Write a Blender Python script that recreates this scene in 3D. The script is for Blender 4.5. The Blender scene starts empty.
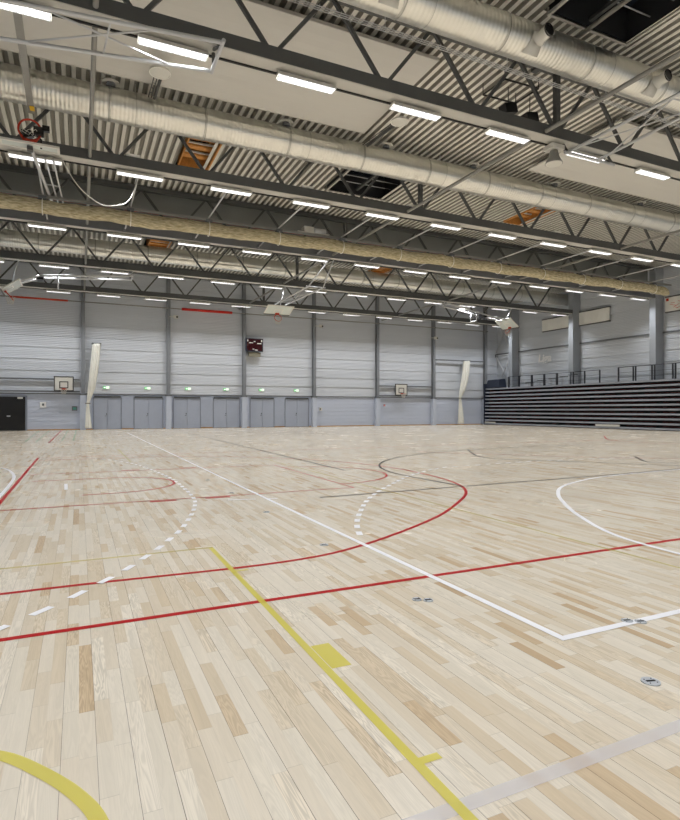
import bpy, math, random
from mathutils import Vector
random.seed(7)
S = bpy.context.scene
COL = S.collection
PI = math.pi

# ------------------------------------------------------------------ materials
def lin(c):
    return tuple(((x/255)/12.92 if x/255 <= .04045 else ((x/255+.055)/1.055)**2.4) for x in c) + (1.0,)

def mat(name, rgb, rough=.5, metal=0., noise=0., nscale=4., bump=0., bscale=40., emit=0., alpha=1., spec=.5):
    m = bpy.data.materials.new(name); m.use_nodes = True
    nt = m.node_tree; p = nt.nodes['Principled BSDF']
    p.inputs['Base Color'].default_value = lin(rgb)
    p.inputs['Roughness'].default_value = rough
    p.inputs['Metallic'].default_value = metal
    p.inputs['Specular IOR Level'].default_value = spec
    if alpha < 1: p.inputs['Alpha'].default_value = alpha
    if emit:
        p.inputs['Emission Color'].default_value = lin(rgb); p.inputs['Emission Strength'].default_value = emit
    tc = nt.nodes.new('ShaderNodeTexCoord')
    if noise:
        n = nt.nodes.new('ShaderNodeTexNoise'); n.inputs['Scale'].default_value = nscale; n.inputs['Detail'].default_value = 4
        nt.links.new(tc.outputs['Object'], n.inputs['Vector'])
        r = nt.nodes.new('ShaderNodeMapRange'); r.inputs[1].default_value = .3; r.inputs[2].default_value = .7
        r.inputs[3].default_value = 1-noise; r.inputs[4].default_value = 1+noise*.5
        nt.links.new(n.outputs['Fac'], r.inputs[0])
        mx = nt.nodes.new('ShaderNodeVectorMath'); mx.operation = 'SCALE'; mx.inputs[0].default_value = lin(rgb)[:3]
        nt.links.new(r.outputs[0], mx.inputs['Scale']); nt.links.new(mx.outputs[0], p.inputs['Base Color'])
    if bump:
        n2 = nt.nodes.new('ShaderNodeTexNoise'); n2.inputs['Scale'].default_value = bscale
        nt.links.new(tc.outputs['Object'], n2.inputs['Vector'])
        b = nt.nodes.new('ShaderNodeBump'); b.inputs['Strength'].default_value = bump; b.inputs['Distance'].default_value = .02
        nt.links.new(n2.outputs['Fac'], b.inputs['Height']); nt.links.new(b.outputs[0], p.inputs['Normal'])
    return m

class N:
    """tiny node-graph helper"""
    def __init__(s, m): s.nt = m.node_tree
    def math(s, op, a, b=None, c=None):
        n = s.nt.nodes.new('ShaderNodeMath'); n.operation = op
        for i, v in enumerate((a, b, c)):
            if v is None: continue
            if isinstance(v, (int, float)): n.inputs[i].default_value = v
            else: s.nt.links.new(v, n.inputs[i])
        return n.outputs[0]
    def new(s, t, **kw):
        n = s.nt.nodes.new(t)
        for k, v in kw.items(): setattr(n, k, v)
        return n
    def link(s, a, b): s.nt.links.new(a, b)

def floor_material():
    m = bpy.data.materials.new('two_strip_ash_parquet'); m.use_nodes = True
    g = N(m); p = m.node_tree.nodes['Principled BSDF']
    geo = g.new('ShaderNodeNewGeometry'); sp = g.new('ShaderNodeSeparateXYZ'); g.link(geo.outputs['Position'], sp.inputs[0])
    X, Y = sp.outputs[0], sp.outputs[1]
    w, L = .0715, .56
    cx = g.math('DIVIDE', X, w); ix = g.math('FLOOR', cx); fx = g.math('FRACT', cx)
    wn = g.new('ShaderNodeTexWhiteNoise', noise_dimensions='1D'); g.link(ix, wn.inputs['W'])
    cy = g.math('ADD', g.math('DIVIDE', Y, L), g.math('MULTIPLY', wn.outputs[0], 7.3))
    # stretch so that strips differ in length
    cy = g.math('ADD', cy, g.math('MULTIPLY', g.math('SINE', g.math('MULTIPLY', cy, 2.1)), .28))
    iy = g.math('FLOOR', cy); fy = g.math('FRACT', cy)
    cb = g.new('ShaderNodeCombineXYZ'); g.link(ix, cb.inputs[0]); g.link(iy, cb.inputs[1])
    rn = g.new('ShaderNodeTexWhiteNoise', noise_dimensions='2D'); g.link(cb.outputs[0], rn.inputs['Vector'])
    ramp = g.new('ShaderNodeValToRGB'); g.link(rn.outputs[0], ramp.inputs[0])
    e = ramp.color_ramp.elements
    e[0].position = 0; e[0].color = lin((213, 204, 188)); e[1].position = 1; e[1].color = lin((180, 155, 124))
    for pos, c in ((.3, (218, 209, 194)), (.55, (210, 198, 179)), (.82, (206, 192, 170)), (.95, (202, 185, 160)), (.99, (194, 172, 142))):
        q = e.new(pos); q.color = lin(c)
    # grain: stretched, per strip offset
    gv = g.new('ShaderNodeCombineXYZ')
    g.link(g.math('MULTIPLY', X, 20.), gv.inputs[0]); g.link(g.math('MULTIPLY', Y, 1.3), gv.inputs[1]); g.link(g.math('MULTIPLY', rn.outputs[0], 91.), gv.inputs[2])
    nz = g.new('ShaderNodeTexNoise'); nz.inputs['Scale'].default_value = 1.; nz.inputs['Detail'].default_value = 3; nz.inputs['Distortion'].default_value = .6
    g.link(gv.outputs[0], nz.inputs['Vector'])
    rings = g.math('SINE', g.math('MULTIPLY', nz.outputs['Fac'], 75.))
    rn2 = g.new('ShaderNodeTexWhiteNoise', noise_dimensions='3D'); cb2 = g.new('ShaderNodeCombineXYZ'); g.link(ix, cb2.inputs[0]); g.link(iy, cb2.inputs[1]); cb2.inputs[2].default_value = 5.; g.link(cb2.outputs[0], rn2.inputs['Vector'])
    amt = g.math('MULTIPLY', g.math('POWER', rn2.outputs[0], 2.5), .13)
    grain = g.math('ADD', 1., g.math('MULTIPLY', rings, g.math('ADD', amt, .018)))
    blot = g.math('ADD', .9, g.math('MULTIPLY', nz.outputs['Fac'], .2))
    grain = g.math('MULTIPLY', grain, blot)
    # seams
    d2 = g.math('FRACT', g.math('DIVIDE', X, 2*w))
    s1 = g.math('LESS_THAN', g.math('ABSOLUTE', g.math('SUBTRACT', d2, .5)), .0085)
    s2 = g.math('LESS_THAN', fx, .022)
    s3 = g.math('LESS_THAN', fy, .0055)
    bw = g.new('ShaderNodeTexWhiteNoise', noise_dimensions='1D'); g.link(g.math('FLOOR', g.math('ADD', g.math('DIVIDE', X, 2*w), .5)), bw.inputs['W'])
    dark = g.math('SUBTRACT', 1., g.math('MULTIPLY', s1, g.math('ADD', .3, g.math('MULTIPLY', bw.outputs[0], .55))))
    dark = g.math('MULTIPLY', dark, g.math('SUBTRACT', 1., g.math('MULTIPLY', s2, .07)))
    dark = g.math('MULTIPLY', dark, g.math('SUBTRACT', 1., g.math('MULTIPLY', s3, .22)))
    tot = g.math('MULTIPLY', grain, dark)
    sc = g.new('ShaderNodeVectorMath', operation='SCALE'); g.link(ramp.outputs[0], sc.inputs[0]); g.link(tot, sc.inputs['Scale'])
    g.link(sc.outputs[0], p.inputs['Base Color'])
    rr = g.new('ShaderNodeTexNoise'); rr.inputs['Scale'].default_value = .8; g.link(geo.outputs['Position'], rr.inputs['Vector'])
    g.link(g.math('ADD', .17, g.math('MULTIPLY', rr.outputs['Fac'], .16)), p.inputs['Roughness'])
    p.inputs['Specular IOR Level'].default_value = .45
    return m

def ribbed(name, rgb, axis, pitch, depth=.35, rough=.45, metal=0., var=.05):
    """paint or sheet with fine rolled ribs along one axis (bump) and slight tone variation"""
    m = mat(name, rgb, rough, metal)
    g = N(m); p = m.node_tree.nodes['Principled BSDF']
    tc = g.new('ShaderNodeNewGeometry'); sp = g.new('ShaderNodeSeparateXYZ'); g.link(tc.outputs['Position'], sp.inputs[0])
    f = g.math('FRACT', g.math('DIVIDE', sp.outputs[axis], pitch))
    h = g.math('ABSOLUTE', g.math('SUBTRACT', f, .5))
    b = g.new('ShaderNodeBump'); b.inputs['Strength'].default_value = depth; b.inputs['Distance'].default_value = pitch*.4
    g.link(h, b.inputs['Height']); g.link(b.outputs[0], p.inputs['Normal'])
    w = g.new('ShaderNodeTexWhiteNoise', noise_dimensions='1D'); g.link(g.math('FLOOR', g.math('DIVIDE', sp.outputs[axis], pitch*3)), w.inputs['W'])
    sc = g.new('ShaderNodeVectorMath', operation='SCALE'); sc.inputs[0].default_value = lin(rgb)[:3]
    g.link(g.math('ADD', 1-var, g.math('MULTIPLY', w.outputs[0], 2*var)), sc.inputs['Scale']); g.link(sc.outputs[0], p.inputs['Base Color'])
    return m

M = {}
M['floor'] = floor_material()
M['deck'] = mat('cream_steel_roof_deck', (238, 236, 228), .4, noise=.08, nscale=.6)
M['deck_web'] = mat('shaded_deck_web', (172, 169, 160), .6, noise=.08, nscale=.6)  # darker tone puts the valley shade into the rib webs' colour
M['wall_light'] = ribbed('light_grey_wall_sheet', (214, 219, 227), 2, .13, .5, .4, var=.07)
M['wall_white'] = ribbed('near_white_side_wall_sheet', (208, 213, 220), 2, .13, .5, .4, var=.04)
M['wall_low'] = ribbed('blue_grey_lower_wall', (205, 213, 230), 2, .3, .1, .45, var=.02)
M['wall_plain'] = mat('plain_grey_wall', (176, 178, 182), .6, noise=.05)
M['dark_steel'] = mat('charcoal_painted_steel', (84, 86, 86), .45, noise=.1, nscale=2)
M['far_column'] = mat('far_column_grey', (138, 142, 148), .45, noise=.06)
M['mid_steel'] = mat('mid_grey_painted_steel', (112, 115, 120), .45, noise=.06, nscale=2)
M['col_clad'] = mat('blue_grey_column_cladding', (204, 212, 228), .45, noise=.04)
M['column'] = mat('grey_painted_column_steel', (164, 169, 176), .4, noise=.05, nscale=1)
M['rail_white'] = mat('off_white_lamp_rail', (205, 203, 196), .5)
M['duct'] = ribbed('spiral_wound_duct', (246, 245, 238), 0, .125, .35, .3, .95, var=.03)
M['band'] = mat('duct_joint_metal', (214, 213, 206), .35, .8)
M['pipe'] = mat('grey_tie_pipe_paint', (150, 149, 144), .4, noise=.05)
M['chrome'] = mat('galvanised_tube', (212, 214, 217), .5, .35)
M['white'] = mat('white_enamel', (226, 225, 218), .45)
M['letter'] = mat('bright_white_lettering', (254, 254, 254), .4)
M['black'] = mat('black_plastic', (22, 22, 24), .4)
M['navy'] = mat('dark_navy_vinyl', (38, 46, 64), .5, noise=.1)
M['panel'] = ribbed('acoustic_ceiling_panel', (218, 216, 210), 1, .5, .12, .7, var=.01)
M['wood'] = mat('orange_pine_lining', (224, 158, 84), .45, noise=.2, nscale=9)
M['hatch_dark'] = mat('dark_hatch_lining', (46, 47, 50), .5)
M['pane'] = mat('dark_night_glazing', (40, 46, 56), .08)
M['lamp'] = mat('lit_lamp_diffuser', (255, 255, 255), .5, emit=2.6)
M['louvre'] = mat('lamp_louvre_white', (235, 236, 238), .4)
M['red_paint'] = mat('red_court_paint', (172, 18, 24), .35, spec=.15)
M['white_paint'] = mat('white_court_paint', (236, 236, 240), .35, spec=.3)
M['yellow_paint'] = mat('yellow_court_paint', (224, 212, 84), .3, alpha=.66)
M['faint_yellow'] = mat('faint_yellow_court_paint', (214, 200, 96), .3, alpha=.4)
M['faint_white'] = mat('worn_white_court_paint', (225, 224, 232), .3, alpha=.38)
M['black_paint'] = mat('black_court_paint', (34, 36, 38), .35, spec=.15)
M['green_paint'] = mat('green_court_paint', (80, 168, 110), .3, alpha=.6)
M['disc'] = mat('brushed_floor_plate', (186, 190, 196), .35, .2)
M['netting'] = None
M['orange'] = mat('orange_red_rim_paint', (206, 62, 26), .4)
M['rimred'] = mat('dark_red_rim_paint', (208, 66, 42), .4)
M['glass'] = mat('pale_backboard_glass', (222, 230, 226), .15)
M['net'] = mat('white_net_cord', (222, 220, 212), .7)
M['smoke'] = mat('grey_smoke_barrier', (140, 143, 140), .55, noise=.05, nscale=1)
M['door'] = mat('blue_grey_door_paint', (178, 186, 203), .4, noise=.03)
M['door_black'] = mat('black_door_paint', (20, 20, 22), .35)
M['frame'] = mat('grey_door_frame', (140, 147, 162), .45)
M['skirt'] = mat('oak_skirting', (190, 140, 78), .5, noise=.1, nscale=5)
M['drape'] = mat('cream_curtain_cloth', (248, 247, 238), .8, noise=.04, nscale=6)
M['exit'] = mat('lit_green_exit_face', (110, 205, 130), .4, emit=.4)
M['exit_w'] = mat('lit_white_exit_symbol', (235, 250, 235), .4, emit=.9)
M['maroon'] = mat('maroon_scoreboard_face', (58, 12, 20), .25, noise=.3, nscale=5)
M['red'] = mat('bright_red_foam', (214, 40, 24), .5)
M['banner'] = mat('cream_banner_cloth', (248, 247, 241), .8, noise=.04, nscale=2)
M['tier'] = mat('grey_stand_nosing', (166, 171, 182), .4, noise=.05)
M['riser'] = mat('near_black_stand_void', (17, 16, 19), .6)
M['seat_red'] = mat('dark_red_seat_shell', (84, 10, 16), .5)
M['rail_dark'] = mat('dark_guard_rail_steel', (44, 47, 54), .4)
M['teal'] = mat('teal_control_screen', (90, 160, 150), .4)
M['yellow'] = mat('yellow_plastic', (226, 180, 40), .5)
M['grey_box'] = mat('warm_grey_box', (140, 136, 120), .6)

def netting_material():
    m = mat('rolled_beige_curtain_netting', (205, 190, 150), .85)
    g = N(m); p = m.node_tree.nodes['Principled BSDF']
    tc = g.new('ShaderNodeTexCoord'); n = g.new('ShaderNodeTexNoise'); mp = g.new('ShaderNodeMapping')
    mp.inputs['Scale'].default_value = (3, 14, 14); n.inputs['Scale'].default_value = 1.4; n.inputs['Detail'].default_value = 6
    g.link(tc.outputs['Object'], mp.inputs[0]); g.link(mp.outputs[0], n.inputs['Vector'])
    r = g.new('ShaderNodeValToRGB'); g.link(n.outputs['Fac'], r.inputs[0])
    r.color_ramp.elements[0].position = .3; r.color_ramp.elements[0].color = lin((160, 146, 108))
    r.color_ramp.elements[1].position = .7; r.color_ramp.elements[1].color = lin((228, 218, 186))
    g.link(r.outputs[0], p.inputs['Base Color'])
    b = g.new('ShaderNodeBump'); b.inputs['Strength'].default_value = .8; b.inputs['Distance'].default_value = .05
    g.link(n.outputs['Fac'], b.inputs['Height']); g.link(b.outputs[0], p.inputs['Normal'])
    return m
M['netting'] = netting_material()

# ------------------------------------------------------------------ mesh builder
ORIG = {}
class MB:
    def __init__(s): s.v = []; s.f = []; s.smooth = []
    def add(s, vs, fs, smooth=False):
        b = len(s.v); s.v += [tuple(v) for v in vs]
        for f in fs: s.f.append(tuple(b+i for i in f)); s.smooth.append(smooth)
        return s
    def box(s, a, b):
        x0, y0, z0 = a; x1, y1, z1 = b
        return s.add([(x0,y0,z0),(x1,y0,z0),(x1,y1,z0),(x0,y1,z0),(x0,y0,z1),(x1,y0,z1),(x1,y1,z1),(x0,y1,z1)],
                     [(0,3,2,1),(4,5,6,7),(0,1,5,4),(1,2,6,5),(2,3,7,6),(3,0,4,7)])
    def obox(s, c, ax, half):
        c = Vector(c); A = [Vector(a).normalized()*h for a, h in zip(ax, half)]
        vs = [c+A[0]*i+A[1]*j+A[2]*k for k in (-1,1) for j in (-1,1) for i in (-1,1)]
        return s.add(vs, [(0,2,3,1),(4,5,7,6),(0,1,5,4),(1,3,7,5),(3,2,6,7),(2,0,4,6)])
    def bar(s, p0, p1, w, h, up=(0,0,1)):
        p0, p1 = Vector(p0), Vector(p1); d = (p1-p0)
        u = Vector(up); sd = d.cross(u)
        if sd.length < 1e-5: sd = d.cross(Vector((1,0,0)))
        sd.normalize(); u = sd.cross(d).normalized()
        return s.obox((p0+p1)/2, (d, sd, u), (d.length/2, w/2, h/2))
    def tube(s, pts, r, n=10, caps=True, closed=False):
        pts = [Vector(p) for p in pts]; m = len(pts)
        rs = r if isinstance(r, (list, tuple)) else [r]*m
        vs = []; ref = None
        for i, p in enumerate(pts):
            if closed: t = pts[(i+1) % m]-pts[i-1]
            else: t = pts[min(i+1, m-1)]-pts[max(i-1, 0)]
            t.normalize()
            if ref is None:
                ref = t.cross(Vector((0,0,1)))
                if ref.length < 1e-3: ref = t.cross(Vector((1,0,0)))
            a = (ref - t*ref.dot(t)).normalized(); ref = a; b = t.cross(a)
            for k in range(n):
                q = 2*PI*k/n; vs.append(p+(a*math.cos(q)+b*math.sin(q))*rs[i])
        fs = []
        for i in range(m if closed else m-1):
            j = (i+1) % m
            for k in range(n): fs.append((i*n+k, i*n+(k+1) % n, j*n+(k+1) % n, j*n+k))
        s.add(vs, fs, True)
        if caps and not closed:
            b = len(s.v)-len(vs)
            s.f.append(tuple(b+k for k in range(n))[::-1]); s.smooth.append(False)
            s.f.append(tuple(b+(m-1)*n+k for k in range(n))); s.smooth.append(False)
        return s
    def build(s, name, m, parent=None, local=False, label=None):
        o0 = Vector((0,0,0)) if (local or parent is None) else ORIG.get(parent.name, Vector((0,0,0)))
        me = bpy.data.meshes.new(name)
        me.from_pydata([(v[0]-o0.x, v[1]-o0.y, v[2]-o0.z) for v in s.v], [], s.f)
        me.polygons.foreach_set('use_smooth', s.smooth)
        me.materials.append(m); me.update()
        o = bpy.data.objects.new(name, me); COL.objects.link(o)
        if parent is not None: o.parent = parent
        ORIG[o.name] = o0
        if label: o['label'] = label
        return o

def tag(o, label, cat, group=None):
    o['label'] = label; o['category'] = cat
    if group: o['group'] = group
    return o
def thing(name, label, cat, loc, group=None):
    o = bpy.data.objects.new(name, None); o.empty_display_size = .2; COL.objects.link(o); o.location = loc
    ORIG[o.name] = Vector(loc)
    return tag(o, label, cat, group)
def struct(o): o['kind'] = 'structure'; return o
def sempty(name, loc):
    o = bpy.data.objects.new(name, None); COL.objects.link(o); o.location = loc; ORIG[o.name] = Vector(loc); return struct(o)
def dup(root, loc):
    r = root.copy(); COL.objects.link(r); r.location = loc; ORIG[r.name] = Vector(loc)
    for ch in list(root.children):
        c = ch.copy(); COL.objects.link(c); c.parent = r; ORIG[c.name] = Vector(loc)
        for g in list(ch.children):
            d = g.copy(); COL.objects.link(d); d.parent = c; ORIG[d.name] = Vector(loc)
    return r
ORD = ['first','second','third','fourth','fifth','sixth','seventh','eighth','ninth','tenth','eleventh','twelfth','thirteenth','fourteenth','fifteenth','sixteenth']

def smooth3(pts, n=8):
    out = []; P = [pts[0]]+list(pts)+[pts[-1]]
    for i in range(1, len(P)-2):
        p0, p1, p2, p3 = P[i-1], P[i], P[i+1], P[i+2]
        for k in range(n):
            t = k/n
            out.append(tuple(.5*(2*p1[j]+(p2[j]-p0[j])*t+(2*p0[j]-5*p1[j]+4*p2[j]-p3[j])*t*t+(3*p1[j]-p0[j]-3*p2[j]+p3[j])*t**3) for j in range(3)))
    out.append(pts[-1]); return out

# ------------------------------------------------------------------ dimensions
XL, XR, YN, YB, ZD = -6.6, 40.2, -5.0, 47.0, 12.3
TY = [13.3, 21.05, 28.7, 36.4, 44.1]            # visible roof trusses
TYH = [5.6, -2.1]                                # over and behind the photographer

# ------------------------------------------------------------------ floor and its painted lines
fl = struct(MB().box((XL-.3, YN-.3, -.2), (XR+.3, YB+.3, 0)).build('floor', M['floor']))
LZ = [0.0018]
def ribbon(pts, w, m, label=None, closed=False):
    LZ[0] += .00006; z = LZ[0]
    P = [Vector((x, y, 0)) for x, y in pts]; vs = []
    for i, p in enumerate(P):
        if closed: t = P[(i+1) % len(P)]-P[i-1]
        else: t = P[min(i+1, len(P)-1)]-P[max(i-1, 0)]
        t.normalize(); n = Vector((-t.y, t.x, 0))*w/2
        vs += [(p.x+n.x, p.y+n.y, z), (p.x-n.x, p.y-n.y, z)]
    mb = MB(); k = len(P)
    mb.add(vs, [(2*i, 2*i+1, (2*i+3) % (2*k), (2*i+2) % (2*k)) for i in range(k if closed else k-1)])
    return mb.build('painted_line', m, fl, label=label)
def smooth(pts, n=8):
    out = []; P = [pts[0]]+list(pts)+[pts[-1]]
    for i in range(1, len(P)-2):
        p0, p1, p2, p3 = P[i-1], P[i], P[i+1], P[i+2]
        for k in range(n):
            t = k/n
            out.append(tuple(.5*(2*p1[j]+(p2[j]-p0[j])*t+(2*p0[j]-5*p1[j]+4*p2[j]-p3[j])*t*t+(3*p1[j]-p0[j]-3*p2[j]+p3[j])*t**3) for j in (0, 1)))
    out.append(pts[-1]); return out
def dashes(pts, w, m, on, off, label):
    """one broken line: rectangles along a smooth path"""
    P = smooth(pts, 24); LZ[0] += .00006; z = LZ[0]
    mb = MB(); d = 0.
    seg = [(Vector(P[i]), Vector(P[i+1])) for i in range(len(P)-1)]
    tot = sum((b-a).length for a, b in seg)
    def at(s):
        for a, b in seg:
            l = (b-a).length
            if s <= l: return a+(b-a)*(s/l if l else 0)
            s -= l
        return seg[-1][1]
    s = 0.
    while s < tot-.02:
        a, b = at(s), at(min(s+on, tot)); t = (b-a)
        if t.length > .03:
            t.normalize(); n = Vector((-t.y, t.x))*w/2
            mb.add([(a.x+n.x,a.y+n.y,z),(a.x-n.x,a.y-n.y,z),(b.x-n.x,b.y-n.y,z),(b.x+n.x,b.y+n.y,z)], [(0,1,2,3)])
        s += on+off
    return mb.build('painted_line', m, fl, label=label)
R_, W_, Y_, K_ = M['red_paint'], M['white_paint'], M['yellow_paint'], M['black_paint']
def arc(cx, cy, r, a0, a1, n=48): return [(cx+r*math.cos(math.radians(a0+(a1-a0)*i/n)), cy+r*math.sin(math.radians(a0+(a1-a0)*i/n))) for i in range(n+1)]
ribbon([(-6.4, 4.25), (26.9, 4.27)], .06, R_, 'red sideline')
ribbon([(-1.16, 4.25), (-1.16, 19.9)], .06, R_, 'red baseline')
ribbon([(-1.16, 19.85), (26.9, 19.85)], .05, R_, 'red far sideline')
ribbon(smooth([(-1.16, 5.31), (.05, 5.31), (1.75, 5.26), (2.81, 5.53), (4.34, 6.43), (5.38, 7.28), (6.42, 8.35), (7.01, 9.48), (7.32, 10.89), (7.38, 12.6), (7.15, 13.9), (6.5, 15.5), (5.5, 16.9), (4.3, 18.0), (2.8, 18.7), (1.7, 18.87), (-1.16, 18.87)], 12), .055, R_, 'red three-point line')
ribbon([(-1.16, 9.72), (4.82, 9.75), (4.82, 14.66), (-1.16, 14.8)], .05, R_, 'red key lines')
ribbon(arc(4.82, 12.15, 1.82, -90, 90), .05, R_, 'red free-throw arc')
ribbon([(.05, 10.88), (.6, 10.9)]+arc(.55, 12.15, 1.25, -88, 80)+[(-.9, 13.42)], .05, R_, 'red half circle under the basket')
for x in (1.05, 1.95): ribbon([(x, 9.62), (x+.42, 9.62)], .1, R_)
for x in (.95, 2.35): ribbon([(x, 14.9), (x+.42, 14.9)], .1, R_)
ribbon([(2.88, 2.70), (2.88, 39.3)], .06, W_, 'long white line')
ribbon([(2.85, 2.73), (15., 2.73)], .06, W_, 'white line meeting the long one in a corner')
ribbon([(.2, 1.73), (9., 1.77)], .07, M['faint_white'], 'worn white line')
ribbon([(1.30, .3), (1.30, 6.16)], .05, Y_, 'yellow line')
ribbon([(-3.5, 6.17), (1.32, 6.14)], .05, M['faint_yellow'], 'thin yellow line')
ribbon([(1.33, 3.14), (1.455, 3.14)], .34, Y_); ribbon([(1.32, 2.03), (1.42, 2.03)], .045, Y_); ribbon([(1.32, 5.15), (1.44, 5.15)], .04, Y_)
ribbon([(5.17, 3.2), (5.17, 16.5)], .045, M['faint_yellow'], 'faint yellow line')
ribbon([(1.35, 17.2), (1.35, 22.8)], .05, M['faint_yellow'])
ribbon(smooth([(-.75, 2.97), (-.5, 2.93), (-.31, 2.83), (-.15, 2.64), (-.01, 2.42), (.07, 2.21), (.1, 1.9), (.07, 1.5)]), .06, Y_, 'yellow arc')
dashes([(-.58, 4.38), (-.32, 4.66), (-.09, 4.93), (.15, 5.27), (.38, 5.6), (.58, 5.97), (.77, 6.33), (.96, 6.76), (1.15, 7.21), (1.35, 7.82), (1.54, 8.49), (1.7, 9.21), (1.77, 9.74), (1.81, 10.5), (1.84, 11.6), (1.83, 12.6), (1.75, 13.8), (1.62, 15.), (1.35, 16.7), (.84, 18.2), (.2, 19.4)], .065, W_, .19, .2, 'broken white arc')
dashes([(3.05, 6.0), (3.21, 6.39), (3.44, 6.85), (3.75, 7.37), (4.24, 8.13), (4.79, 8.84), (5.64, 9.77), (6.97, 11.06), (8.47, 12.09), (9.74, 12.3), (12.3, 12.51), (16., 12.2)], .075, W_, .2, .2, 'broken white curve')
ribbon(smooth([(6.1, .5), (5.75, 2.), (5.66, 3.3), (5.8, 4.63), (6.43, 5.8), (7.11, 6.72), (7.76, 7.46), (8.53, 8.11), (9.6, 8.63), (10.95, 9.0), (13.63, 9.22), (17., 9.3)], 12), .065, W_, 'white curve')
ribbon(smooth([(-6., 18.), (-3.4, 17.75), (-2.4, 17.35), (-1.85, 16.89), (-1.54, 15.95), (-1.32, 14.48), (-1.26, 12.94), (-1.25, 11.22), (-1.27, 10.3), (-1.4, 9.3)], 10), .065, W_, 'white curve at the left')
ribbon([(-.24, 12.67), (-.22, 11.72)], .06, W_)
ribbon([(2.25, 9.27), (2.7, 9.17)], .06, W_); ribbon([(2.86, 9.14), (3.05, 9.08)], .06, W_)
ribbon([(6.45, 39.), (5.98, 12.6)], .05, K_, 'black line')
ribbon([(3.75, 8.88), (7., 8.99), (10.74, 9.13), (13.86, 9.33), (18., 9.5)], .05, K_, 'black cross line')
ribbon(smooth([(19., 17.6), (16., 17.5), (13.16, 17.12), (11.2, 16.5), (9.29, 15.46), (7.95, 14.2), (7.2, 13.), (6.85, 11.9), (6.77, 10.9), (6.84, 8.98)], 10), .05, K_, 'black arc')
ribbon(smooth([(13.3, 17.2), (11.86, 14.9), (11.62, 13.95), (11.9, 13.2), (13.16, 11.76), (14.8, 9.6)], 8), .06, K_)
ribbon(smooth([(16.2, 12.4), (15.1, 11.25), (14.9, 10.95), (15., 10.6), (15.6, 10.2), (16.3, 9.9)], 8), .06, K_)
ribbon(smooth([(27.5, 23.), (24.6, 20.4), (23.75, 19.2), (23.5, 18.4), (23.5, 17.4), (24.2, 16.2)], 8), .07, R_)
ribbon([(11., 17.2), (14.77, 12.6), (18.4, 10.4)], .04, R_)
for a, b in (((-2.3, 30.1), (-2.62, 46.6)), ((-1.83, 29.9), (-1.97, 46.6)), ((-.75, 30.3), (-.73, 46.6)), ((-.26, 30.1), (-.18, 46.6))):
    ribbon([a, b], .045, M['green_paint'], 'thin green line')
ribbon([(-1.25, 28.7), (-1.15, 46.6)], .06, R_)

DS = [(2.46, 3.74), (3.57, 2.73), (2.86, 2.09), (2.47, 5.74), (2.5, 7.94), (2.5, 10.03), (2.5, 12.1)]
dl = ['round steel floor socket just right of the yellow line beyond the red sideline', 'twin floor socket lying on the short white line near its corner',
      'round slotted floor socket nearest the camera with a dark stain beside it', 'steel floor socket just beyond the red three-point line beside the long white line',
      'small floor socket by the long white line before the key corner', 'small far floor socket near the red key line', 'farthest small floor socket left of the long white line']
for i, (x, y) in enumerate(DS):
    t = thing('floor_socket', dl[i], 'floor socket', (x, y, 0), 'floor sockets in the court')
    twin = i in (0, 1)
    for dx, dy in (((-.035, .035), (.035, -.018)) if twin else ((0, 0),)):
        mb = MB(); mb.tube([(x+dx, y+dy, .0), (x+dx, y+dy, .006)], .04 if twin else .05, 24); mb.build('cover_plate', M['disc'], t)
        mb = MB(); mb.obox((x+dx, y+dy, .007), ((1, -.3, 0), (.3, 1, 0), (0, 0, 1)), (.026, .006, .002)); mb.build('slot', M['black'], t)
        for k in range(4):
            q = k*PI/2+.6; mb = MB(); mb.tube([(x+dx+.032*math.cos(q), y+dy+.032*math.sin(q), .004), (x+dx+.032*math.cos(q), y+dy+.032*math.sin(q), .0085)], .0035, 6)
            mb.build('screw', M['black'], t)

# ------------------------------------------------------------------ walls
def sheet_wall(name, a, b, z0, z1, pitch, lip, m, inward, parent=None):
    """horizontally profiled cladding between plan points a and b"""
    a, b = Vector((a[0], a[1], 0)), Vector((b[0], b[1], 0)); n = Vector((inward[0], inward[1], 0))
    prof = []; z = z0
    while z < z1-1e-4:
        t = min(z+pitch, z1)
        prof += [(z, lip), (t-.05*pitch, lip*.15), (t-.045*pitch, -.012), (t-.001, -.012)]
        z = t
    vs = []
    for z, d in prof: vs += [a+n*d+Vector((0,0,z)), b+n*d+Vector((0,0,z))]
    mb = MB().add(vs, [(2*i, 2*i+1, 2*i+3, 2*i+2) for i in range(len(prof)-1)])
    # solid back
    p = [a-n*.25, b-n*.25]
    mb.add([p[0]+Vector((0,0,z0)), p[1]+Vector((0,0,z0)), p[1]+Vector((0,0,z1)), p[0]+Vector((0,0,z1))], [(0,1,2,3)])
    return mb.build(name, m, parent)
wb = sempty('wall_back', (0, YB, 0))
sheet_wall('upper_cladding', (XL, YB), (XR, YB), 2.72, ZD, .86, .05, M['wall_light'], (0, -1), wb)
sheet_wall('lower_cladding', (XL, YB), (XR, YB), 0, 2.72, .34, .012, M['wall_low'], (0, -1), wb)
wr = sempty('wall_right', (XR, 20, 0))
sheet_wall('cladding', (XR, YB), (XR, YN), 0, ZD, .86, .05, M['wall_white'], (-1, 0), wr)
wl = sempty('wall_left', (XL, 20, 0))
sheet_wall('cladding', (XL, YN), (XL, YB), 0, ZD, .86, .03, M['wall_light'], (1, 0), wl)
wn = sempty('wall_near', (0, YN, 0))
sheet_wall('cladding', (XR, YN), (XL, YN), 0, ZD, .86, .03, M['wall_light'], (0, 1), wn)
struct(MB().box((XL, YB-.09, 2.68), (XR, YB+.02, 2.76)).build('trim_1', M['mid_steel']))
struct(MB().box((XL, YB-.06, 0), (XR, YB-.012, .07)).build('baseboard_back', M['skirt']))
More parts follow.
